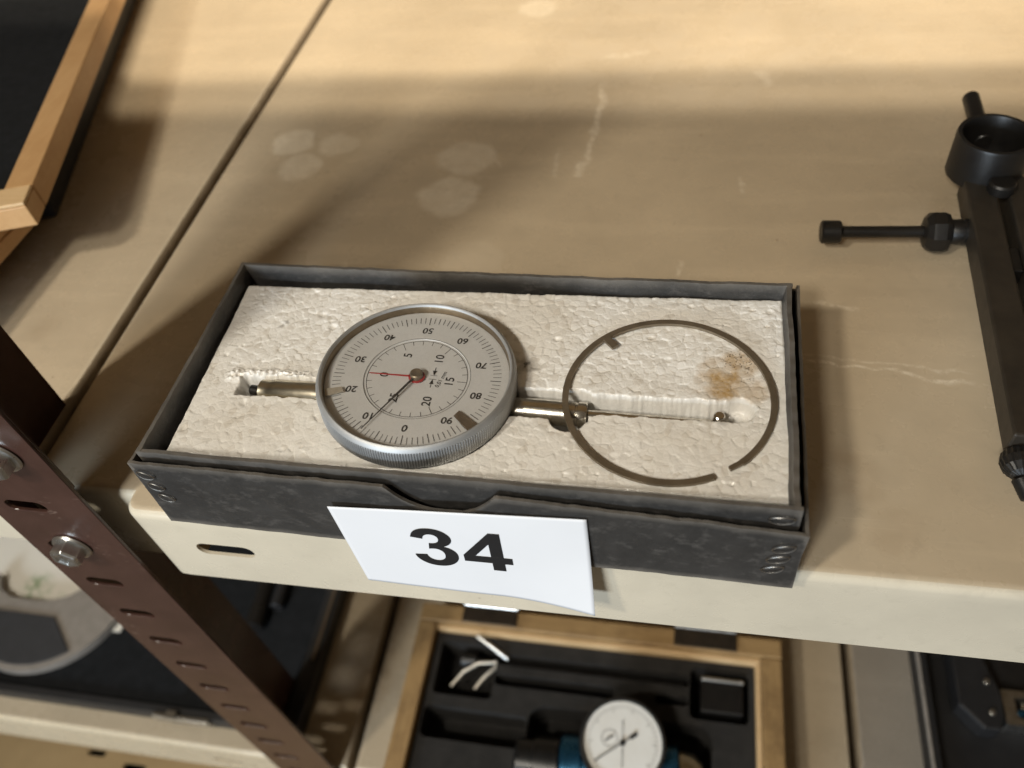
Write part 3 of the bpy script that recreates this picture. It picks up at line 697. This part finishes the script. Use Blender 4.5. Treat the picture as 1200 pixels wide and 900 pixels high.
# ------------------------------------------------------------------ numbered paper tag on the front of the lid
PW = [(-.0735, .0232), (.0040, .0278), (-.0715, -.0215), (.0062, -.0285)]
tagp = thing('paper_tag', 'white paper tag printed 34 hanging on the front of the black box', 'tag', (-.034, -.0045, -.022))
nxp, nzp = 60, 36; v = []; f = []
def paper_pt(s, q):
    """s across, q down; the lower right corner lifts off"""
    tl, tr, bl, br = (Vector(p) for p in PW)
    bl2 = Vector((-.0715, -.0212)); br2 = Vector((.0052, -.0205))
    p = (tl*(1-s)+tr*s)*(1-q)+(bl2*(1-s)+br2*s)*q
    lift = max(0, s-.60)/.40*max(0, q-.15)/.85
    y = -.0042-.0010*q-.0012*math.sin(s*2.4)*q-.0036*lift**1.7-.0006*max(0, .3-s)
    return Vector((p.x, y, p.y-.0010*lift**2))
for i in range(nxp+1):
    for k in range(nzp+1): v.append(paper_pt(i/nxp, k/nzp))
for i in range(nxp):
    for k in range(nzp):
        a = i*(nzp+1)+k; f.append((a, a+1, a+nzp+2, a+nzp+1))
pp = pyd('sheet', v, f, 'paper', tagp, smooth=True)
so = pp.modifiers.new('solid', 'SOLIDIFY'); so.thickness = .00012; so.offset = -1
def paper_from_xz(x, z):
    s, q = .5, .5
    for _ in range(30):
        p = paper_pt(s, q); s = min(1, max(0, s+(x-p.x)/.0775)); q = min(1, max(0, q-(z-p.z)/.047))
    return paper_pt(s, q)
def quad_path(start, segs):
    pts = [start]
    for sg in segs:
        if len(sg) == 2: pts.append(sg)
        else:
            p0 = pts[-1]
            for k in range(1, 7):
                u = k/6; pts.append(((1-u)**2*p0[0]+2*u*(1-u)*sg[0]+u*u*sg[2], (1-u)**2*p0[1]+2*u*(1-u)*sg[1]+u*u*sg[3]))
    return pts
three = quad_path((77, 389), [(349, 422), (362, 318, 419, 263), (476, 208, 557, 208), (644, 208, 703, 274), (763, 340, 763, 452), (763, 558, 706, 620), (649, 682, 567, 682), (513, 682, 438, 661),
    (469, 890), (583, 887, 643, 939), (703, 992, 703, 1079), (703, 1153, 659, 1197), (615, 1241, 542, 1241), (470, 1241, 419, 1191), (368, 1141, 357, 1045), (98, 1089), (125, 1222, 179, 1301),
    (234, 1381, 331, 1426), (429, 1472, 550, 1472), (757, 1472, 882, 1340), (985, 1232, 985, 1096), (985, 903, 774, 788), (900, 761, 975, 667), (1051, 573, 1051, 440), (1051, 247, 910, 111), (769, -25, 559, -25), (360, -25, 229, 89), (98, 204, 80, 370)])
four = [[(635, 0), (635, 295), (35, 295), (35, 541), (671, 1472), (907, 1472), (907, 542), (1089, 542), (1089, 295), (907, 295), (907, 0)], [(635, 542), (635, 1043), (298, 542)]]
v, fs = [], []
for loops, dx in (([three], 0), (four, 1139)):
    L = []
    for lp in loops:                       # densify so the print follows the bend of the sheet
        q = []
        for a, b in zip(lp, lp[1:]+lp[:1]):
            n_ = max(1, int(math.dist(a, b)/120)); q += [Vector((a[0]+(b[0]-a[0])*k/n_+dx, a[1]+(b[1]-a[1])*k/n_, 0)) for k in range(n_)]
        L.append(q)
    base = len(v)
    for t_ in tessellate_polygon(L): fs.append(tuple(base+k for k in t_))
    for p in [p for lp in L for p in lp]:
        x = -.0350+(p.x-1152)/2151*.0312; z = .0056+(p.y-723)/1497*.0212+.02*(x+.035)
        c = paper_from_xz(x, z); v.append((c.x, c.y-.00014, c.z))
pyd('numerals', v, fs, 'ink', tagp)

# ------------------------------------------------------------------ black clamp tool at the right
clamp = thing('indicator_clamp', 'black steel clamp with slotted arm, ring socket and threaded side rod, right of the box', 'clamp tool', (.137, .11, 0))
CA = frame((.1312, .1644, 0), (.1246-.1312, .0419-.1644, 0), (0, 0, 1))       # x runs down the arm, y to the right
for y0, y1 in ((0, .0104), (.0146, .0250)):
    box('arm_rail', (-.006, y0, .006), (.121, y1, .0162), 'greytool', clamp, CA, .0008)
box('arm_bridge', (.108, .0102, .0064), (.119, .0148, .0158), 'greytool', clamp, CA, .0005)
box('slot_insert', (.0, .0106, .0070), (.107, .0112, .0120), 'steel', clamp, CA, .0001)
box('slot_slide', (.034, .0108, .0075), (.046, .0144, .0140), 'blacktool', clamp, CA, .0005)
cc = (.1405, .1765)
lathe('ring_socket', [(.0128, .0120), (.0138, .0128), (.0138, .0290), (.0134, .0300), (.0120, .0300), (.0116, .0292), (.0116, .0140), (.001, .0138)], 'blacktool', clamp, Matrix.Translation((cc[0], cc[1], 0)), 64)
lathe('socket_screw', [(.0022, .0138), (.0022, .0180), (.0016, .0185), (.0002, .0185)], 'blacktool', clamp, Matrix.Translation((cc[0]-.003, cc[1]+.002, 0)), 24)
rod('stub', (cc[0]+.0005, cc[1]+.011, .0185), (.1412, .2185, .0195), .0033, 'blacktool', clamp, 28)
lathe('arm_screw', [(.0046, .0160), (.0048, .0168), (.0048, .0196), (.0042, .0204), (.0002, .0206)], 'blacktool', clamp, Matrix.Translation((.1425, .1600, 0)), 32)
ry = .1432; RZ = .0086
sr = rod('side_rod', (.0800, ry+.0001, RZ), (.1160, ry+.0012, RZ), .0017, 'blacktool', clamp, 20, prof=[((.00225 if k % 2 else .00215), .036*k/72) for k in range(73)])
rod('rod_cap', (.0782, ry, RZ), (.0856, ry+.0002, RZ), .0044, 'blacktool', clamp, 28, .0006)
hx = frame((.1156, ry+.0011, RZ), (0, .3, 1), (1, .02, 0))
lathe('thumb_nut', [(.0030, -.0006), (.0056, 0), (.0076, .0018), (.0078, .0030), (.0078, .0062), (.0070, .0080), (.0046, .0092), (.003, .0092)], 'blacktool', clamp, hx, 8, auto=20)
rod('collar', (.1245, ry+.0014, RZ), (.1345, ry+.0018, RZ), .0046, 'blacktool', clamp, 28, prof=[(.0042, 0), (.0046, .0006), (.0046, .0042), (.0049, .0045), (.0049, .0058), (.0046, .0061), (.0046, .0105)])
lathe('knurled_ball', [(.0014, -.0055), (.0036, -.0045), (.0052, -.0025), (.0058, 0), (.0052, .0025), (.0036, .0045), (.0014, .0056)], 'blacktool', clamp, frame((.1285, .0400, .0075), (0, 0, 1), (-.05, -1, 0)), 40, teeth=((1, 2, 3, 4, 5), .0003, 2), auto=20)
rod('knob_shank', (.1277, .0350, .0068), (.1300, .0290, .0048), .0028, 'blacktool', clamp, 20)

# ------------------------------------------------------------------ wooden case open on the left, base block in front
wl = thing('case_lid', 'pale wooden case lid with black lining on the shelf, top left', 'case lid', (-.3, .25, .030))
LM = frame((-.2356, .1120, .042), (.9567, .2909, 0), (0, 0, 1))      # local y runs along the rail
box('side_rail', (-.0122, .0131, -.0110), (0, .36, 0), 'beech_y', wl, LM, .0006)
box('lit_top_strip', (-.27, .0001, -.0012), (-.0005, .0127, .0003), 'beech_l', wl, LM, .0004)  # paler wood puts the lit top of the end rail into colour
box('lining', (-.27, .0131, -.0108), (-.0125, .359, -.0030), 'lining', wl, LM, .0003)
box('end_rail', (-.27, .0, -.0112), (-.0004, .0128, -.0014), 'beech_y', wl, LM, .0006)
shade_block = box('lid_shade_block', (-.29, .050, -.0416), (-.020, .36, -.0112), 'blackcase', None, LM, .0015)  # added dark block standing in for the shade below the lid
tag(shade_block, 'dark block added as the shade underneath the wooden lid at the top left', 'case')
wb = thing('wooden_block', 'orange wooden box base at the left edge, in front of the lined lid', 'wooden box', (-.29, .08, 0))
q = Matrix.Translation((-.2540, .1270, .018)) @ Matrix.Rotation(math.radians(-3), 4, 'Z')
box('foot', (-.085, -.10, -.0177), (-.022, -.02, -.0002), 'lining', wb, q, .0008)
box('body', (-.09, -.11, .0003), (0, -.0004, .0070), 'beech_y', wb, q, .0008)
box('rim', (-.09, -.11, .0073), (-.0004, -.0006, .0115), 'beech_y', wb, q, .0006)

# ------------------------------------------------------------------ things on the lower shelf
# open wooden gauge box
gb = thing('gauge_box', 'open old wooden gauge box with dark foam and two hinges on the lower shelf', 'wooden box', (-.015, .03, ZL))
ZT = -.265; x0, x1, y0, y1 = -.1258, .0968, -.036, .0978; tw = .0118
box('back_wall', (x0, y1-tw, ZL+.0004), (x1, y1, ZT), 'pine_x', gb, bev=.0010)
box('front_wall', (x0, y0, ZL+.0004), (x1, y0+tw, ZT), 'pine_x', gb, bev=.0010)
box('side_wall', (x0+.0002, y0+tw+.0002, ZL+.0004), (x0+tw, y1-tw-.0002, ZT-.0002), 'pine_y', gb, bev=.0010)
box('side_wall', (x1-tw, y0+tw+.0002, ZL+.0004), (x1-.0002, y1-tw-.0002, ZT-.0002), 'pine_y', gb, bev=.0010)
bx0, bx1, by0, by1 = x0+tw+.0002, x1-tw-.0002, y0+tw+.0002, y1-tw-.0002
box('liner_strip', (bx0, by1-.0034, ZT-.012), (bx1, by1, ZT-.0030), 'beech_l', gb, bev=.0006)
box('liner_strip', (bx1-.0030, by0, ZT-.012), (bx1, by1-.0036, ZT-.0032), 'beech_l', gb, bev=.0006)
fx0, fx1, fy0, fy1 = bx0+.0003, bx1-.0033, by0+.0003, by1-.0037
pockets = [rrect(-.109, .0435, -.0725, .0765, .003), rrect(-.0720, .0655, .0440, .0725, .0025), rrect(-.0720, .0530, .0005, .0600, .0025),
           rrect(.0445, .0475, .0785, .0775, .004), rrect(.0240, .0540, .0440, .0595, .0025), rrect(-.1115, .0175, -.0485, .0365, .004),
           rrect(-.0480, -.015, .0580, .0440, .010), rrect(.0600, .006, .0800, .0215, .003)]
fo = plate('foam_bed', [[(fx0, fy0), (fx1, fy0), (fx1, fy1), (fx0, fy1)]]+pockets, -.2958, -.2725, 'darkfoam', gb, bev=.0008)
box('foam_floor', (fx0, fy0, -.2994), (fx1, fy1, -.2962), 'darkfoam', gb, bev=0)
for hx0, hx1 in ((-.0980, -.0630), (.0340, .0708)):
    h = box('hinge', (hx0, .0870, ZT+.0002), (hx1, .0984, ZT+.0016), 'hinge', gb, bev=.0004)
    rod('knuckle', (hx0, .0995, ZT+.0010), (hx1, .0995, ZT+.0010), .0019, 'zinc', h, 20)
# bore gauge lying in it
bgg = thing('bore_gauge', 'blue bodied bore gauge with small white dial in the wooden gauge box', 'gauge', (.008, .015, -.286))
ax0 = (-.048, .0130, -.2700); 
rod('barrel', (-.0530, .0135, -.2785), (-.0265, .0140, -.2785), .0130, 'blackpaint', bgg, 40, prof=[(.004, 0), (.011, .0005), (.0125, .002), (.0125, .0110), (.0140, .0115), (.0140, .0255), (.004, .0265)])
rod('body', (-.0265, .0140, -.2785), (.0400, .0160, -.2785), .0165, 'blue', bgg, 48, prof=[(.010, 0), (.0160, .0004), (.0168, .0012), (.0168, .0120), (.0150, .0130), (.0150, .0500), (.0168, .0510), (.0168, .0650), (.0160, .0660), (.008, .0665)])
rod('end_cap', (.0400, .0160, -.2785), (.0540, .0163, -.2785), .012, 'nickel', bgg, 40, prof=[(.0138, 0), (.0140, .0008), (.0130, .0080), (.0085, .0130), (.001, .0140)])
rod('spindle', (-.0530, .0135, -.2785), (-.0660, .0134, -.2785), .0022, 'nickel', bgg, 20)
GM = frame((.0085, .0225, -.2510), (1, .05, 0), (.02, -.24, .97))
hb = lathe('dial_bezel', [(.0225, -.0090), (.0235, -.0080), (.0238, -.0010), (.0230, 0), (.0222, 0), (.0216, -.0008), (.0216, -.0030)], 'blackpaint', bgg, GM, 96, caps=False)
hf = lathe('dial_plate', [(.0217, -.0030), (.0001, -.0030)], 'white', bgg, GM, 64, caps=False)
v, f = [], []
def gl(x0, y0, x1, y1, wd, z=-.0027):
    d = Vector((x1-x0, y1-y0)).normalized(); n_ = Vector((-d.y, d.x))*wd/2; b = len(v)
    v.extend(GM @ Vector(p) for p in ((x0+n_.x, y0+n_.y, z), (x0-n_.x, y0-n_.y, z), (x1-n_.x, y1-n_.y, z), (x1+n_.x, y1+n_.y, z))); f.append((b, b+1, b+2, b+3))
for k in range(50):
    a = 2*PI*k/50; ri = .0178 if k % 5 else .0165; gl(ri*math.cos(a), ri*math.sin(a), .0192*math.cos(a), .0192*math.sin(a), .0003)
for k in range(16):
    a = 2*PI*k/16; gl(-.0070+.0042*math.cos(a), .0022+.0042*math.sin(a), -.0070+.0046*math.cos(a+.35), .0022+.0046*math.sin(a+.35), .0003)
pyd('dial_marks', v, f, 'ink', hf)
v, f = [], []
gl(-.0150, -.0100, .0075, .0052, .0007, -.0018); gl(.0042, .0028, .0078, .0053, .0022, -.0017); gl(0, -.0130, 0, .0120, .0003, -.0019); gl(-.0095, .0005, -.0050, .0036, .0008, -.0018)
pyd('pointer', v, f, 'ink', bgg)
lathe('hub', [(.0016, -.0030), (.0016, -.0012), (.0001, -.0010)], 'blackpaint', bgg, GM, 24)
# small pieces in the foam pockets
def pick(label, name, pts, r, mat, cat):
    o = tube(name, pts, r, mat, None, 10); return tag(o, label, cat)
pick('straight bright probe standing out of the gauge box foam near the left hinge', 'probe', [(-.0868, .0800, -.2670), (-.0760, .0745, -.2690), (-.0660, .0695, -.2725)], [.0012, .0015, .0012], 'zinc', 'probe')
pick('bent pale hook tool in the left foam pocket of the gauge box', 'hook', [(-.1000, .0520, -.2810), (-.0930, .0600, -.2765), (-.0840, .0655, -.2740), (-.0730, .0672, -.2735), (-.0725, .0650, -.2745), (-.0800, .0580, -.2775), (-.0850, .0520, -.2810)], .0011, 'tablight', 'hook')
sp = thing('anvil_rod', 'dark rod with knurled end in the upper slot of the gauge box', 'rod', (-.03, .069, -.286))
rod('shaft', (-.0880, .0690, -.2800), (.0420, .0690, -.2800), .0022, 'blacktool', sp, 18)
rod('knob', (-.0960, .0690, -.2800), (-.0860, .0690, -.2800), .0052, 'blacktool', sp, 24)
wr = box('setting_block', (.0510, .0520, -.2850), (.0750, .0705, -.2705), 'blacktool', None, bev=.0008); tag(wr, 'black metal block with bright edge in the right pocket of the gauge box', 'metal block')
rod('bright_edge', (.0508, .0708, -.2702), (.0752, .0708, -.2702), .0012, 'zinc', wr, 14)
# black case on the left with a large micrometer
lc = thing('micrometer_case', 'open black case under the post on the lower shelf, holding a large micrometer', 'case', (-.33, .12, ZL))
cx0, cx1, cy0, cy1 = -.62, -.1915, .0132, .36
plate('rim', [rrect(cx0, cy0, cx1, cy1, .006), rrect(cx0+.006, cy0+.005, cx1-.010, cy1-.006, .004)[::-1]], ZL+.0004, ZL+.0150, 'blackcase', lc, bev=.0008)
box('floor', (cx0+.004, cy0+.004, ZL+.0006), (cx1-.008, cy1-.004, ZL+.0120), 'lining', lc, bev=0)
box('edge_strip', (cx1-.0052, cy0+.045, ZL+.0152), (cx1-.0030, cy1-.01, ZL+.0160), 'tabdark', lc, bev=.0002)
lt = box('latch', (-.2890, cy0-.0032, ZL+.0080), (-.2500, cy0-.0004, ZL+.0165), 'zinc', lc, bev=.0006)
box('latch_tongue', (-.2790, cy0-.0040, ZL+.0166), (-.2720, cy0+.0012, ZL+.0186), 'zinc', lt, bev=.0004)
lf = plate('leaflet', [[(-.520, .060), (-.340, .062), (-.338, .170), (-.520, .168)]], ZL+.0123, ZL+.0126, 'leaflet'); tag(lf, 'white printed leaflet lying inside the frame of the large micrometer', 'leaflet')
mic = thing('micrometer', 'large micrometer with grey curved frame and charcoal grip in the black case', 'micrometer', (-.40, .07, ZL+.006))
outer = arc(-.4010, .0850, .0600, -140, 20, 40)
inner_c = [(-.3600, .1200), (-.3690, .1000), (-.3760, .0905), (-.3850, .0820), (-.3950, .0768), (-.4080, .0748), (-.4300, .0752), (-.4420, .0800), (-.4500, .0920)]
plate('frame', [outer+[(-.3440, .1200)]+inner_c+[(-.4560, .0800)]], -.2872, -.2805, 'greyframe', mic, bev=.0007)
grip = [(-.4520, .0650), (-.3880, .0640), (-.3650, .0425)]+arc(-.4010, .0850, .0560, -52, -128, 24)
plate('grip', [grip], -.2804, -.2792, 'plate', mic, bev=.0005)
br = thing('extension_rod', 'dark cylindrical rod lying in the black case just right of the post', 'rod', (-.244, .14, ZL+.005))
rod('shaft', (-.2425, .0740, -.2815), (-.2500, .2200, -.2815), .0062, 'blacktool', br, 28, prof=[(.004, 0), (.0062, .0006), (.0062, .012), (.0056, .0125), (.0056, .14)])
rod('sleeve', (-.2325, .0900, -.2830), (-.2400, .2200, -.2830), .0048, 'blackcase', br, 24)
# black case at the right
rc = thing('black_tool_case', 'open black tool case with pale edge on the lower shelf, bottom right', 'case', (.26, .1, ZL))
plate('rim', [rrect(.1775, -.06, .42, .30, .005), rrect(.1815, -.055, .416, .295, .004)[::-1]], ZL+.0004, ZL+.0205, 'blackcase', rc, bev=.0010)
box('floor', (.180, -.057, ZL+.0006), (.418, .297, ZL+.0080), 'blackcase', rc, bev=0)
rod('edge_bead', (.1772, -.058, ZL+.0195), (.1772, .298, ZL+.0195), .0012, 'greyframe', rc, 12)
hold = plate('holder', [[(.1960, .30), (.1945, .0760), (.2060, .0640), (.2150, .0640), (.2180, .0720), (.2190, .0850), (.2100, .1150), (.2100, .30)]], ZL+.0082, ZL+.0230, 'blackcase', rc, bev=.0015)
for yy in (.0735, .0910):
    lathe('screw', [(.0016, .0228), (.0016, .0240), (.0010, .0244), (.0001, .0244)], 'zinc', hold, Matrix.Translation((.2115, yy, ZL)), 20)
gp = thing('steel_clasp', 'bright steel clasp inside the black tool case at the right edge', 'clasp', (.23, .078, ZL+.008))
plate('plate', [rrect(.2195, .0690, .2500, .0890, .001), rrect(.2260, .0730, .2480, .0850, .002)[::-1]], ZL+.0084, ZL+.0200, 'zinc', gp, bev=.0005)
box('bar', (.2265, .0750, ZL+.0090), (.2480, .0785, ZL+.0190), 'blue', gp, bev=.0008)
box('brass_bar', (.2300, .0800, ZL+.0090), (.2480, .0835, ZL+.0170), 'nickel', gp, bev=.0008)
# carton below
ct = thing('carton', 'brown cardboard carton below the lower shelf at the bottom left', 'carton', (-.4, .1, -.55))
plate('top_flap', [[(-.75, -.10), (-.15, -.10), (-.15, .35), (-.75, .35)], slot(-.4040, .0125, .016, .005), slot(-.3680, .0060, .020, .006)], -.4215, -.4190, 'cardboard', ct)
plate('front_side', [[(-.75, -.62), (-.15, -.62), (-.15, -.4217), (-.75, -.4217)]], .0976, .1, 'cardboard', ct, XZ)
box('body', (-.748, -.0970, -.62), (-.152, .348, -.4400), 'lining', ct, bev=0)
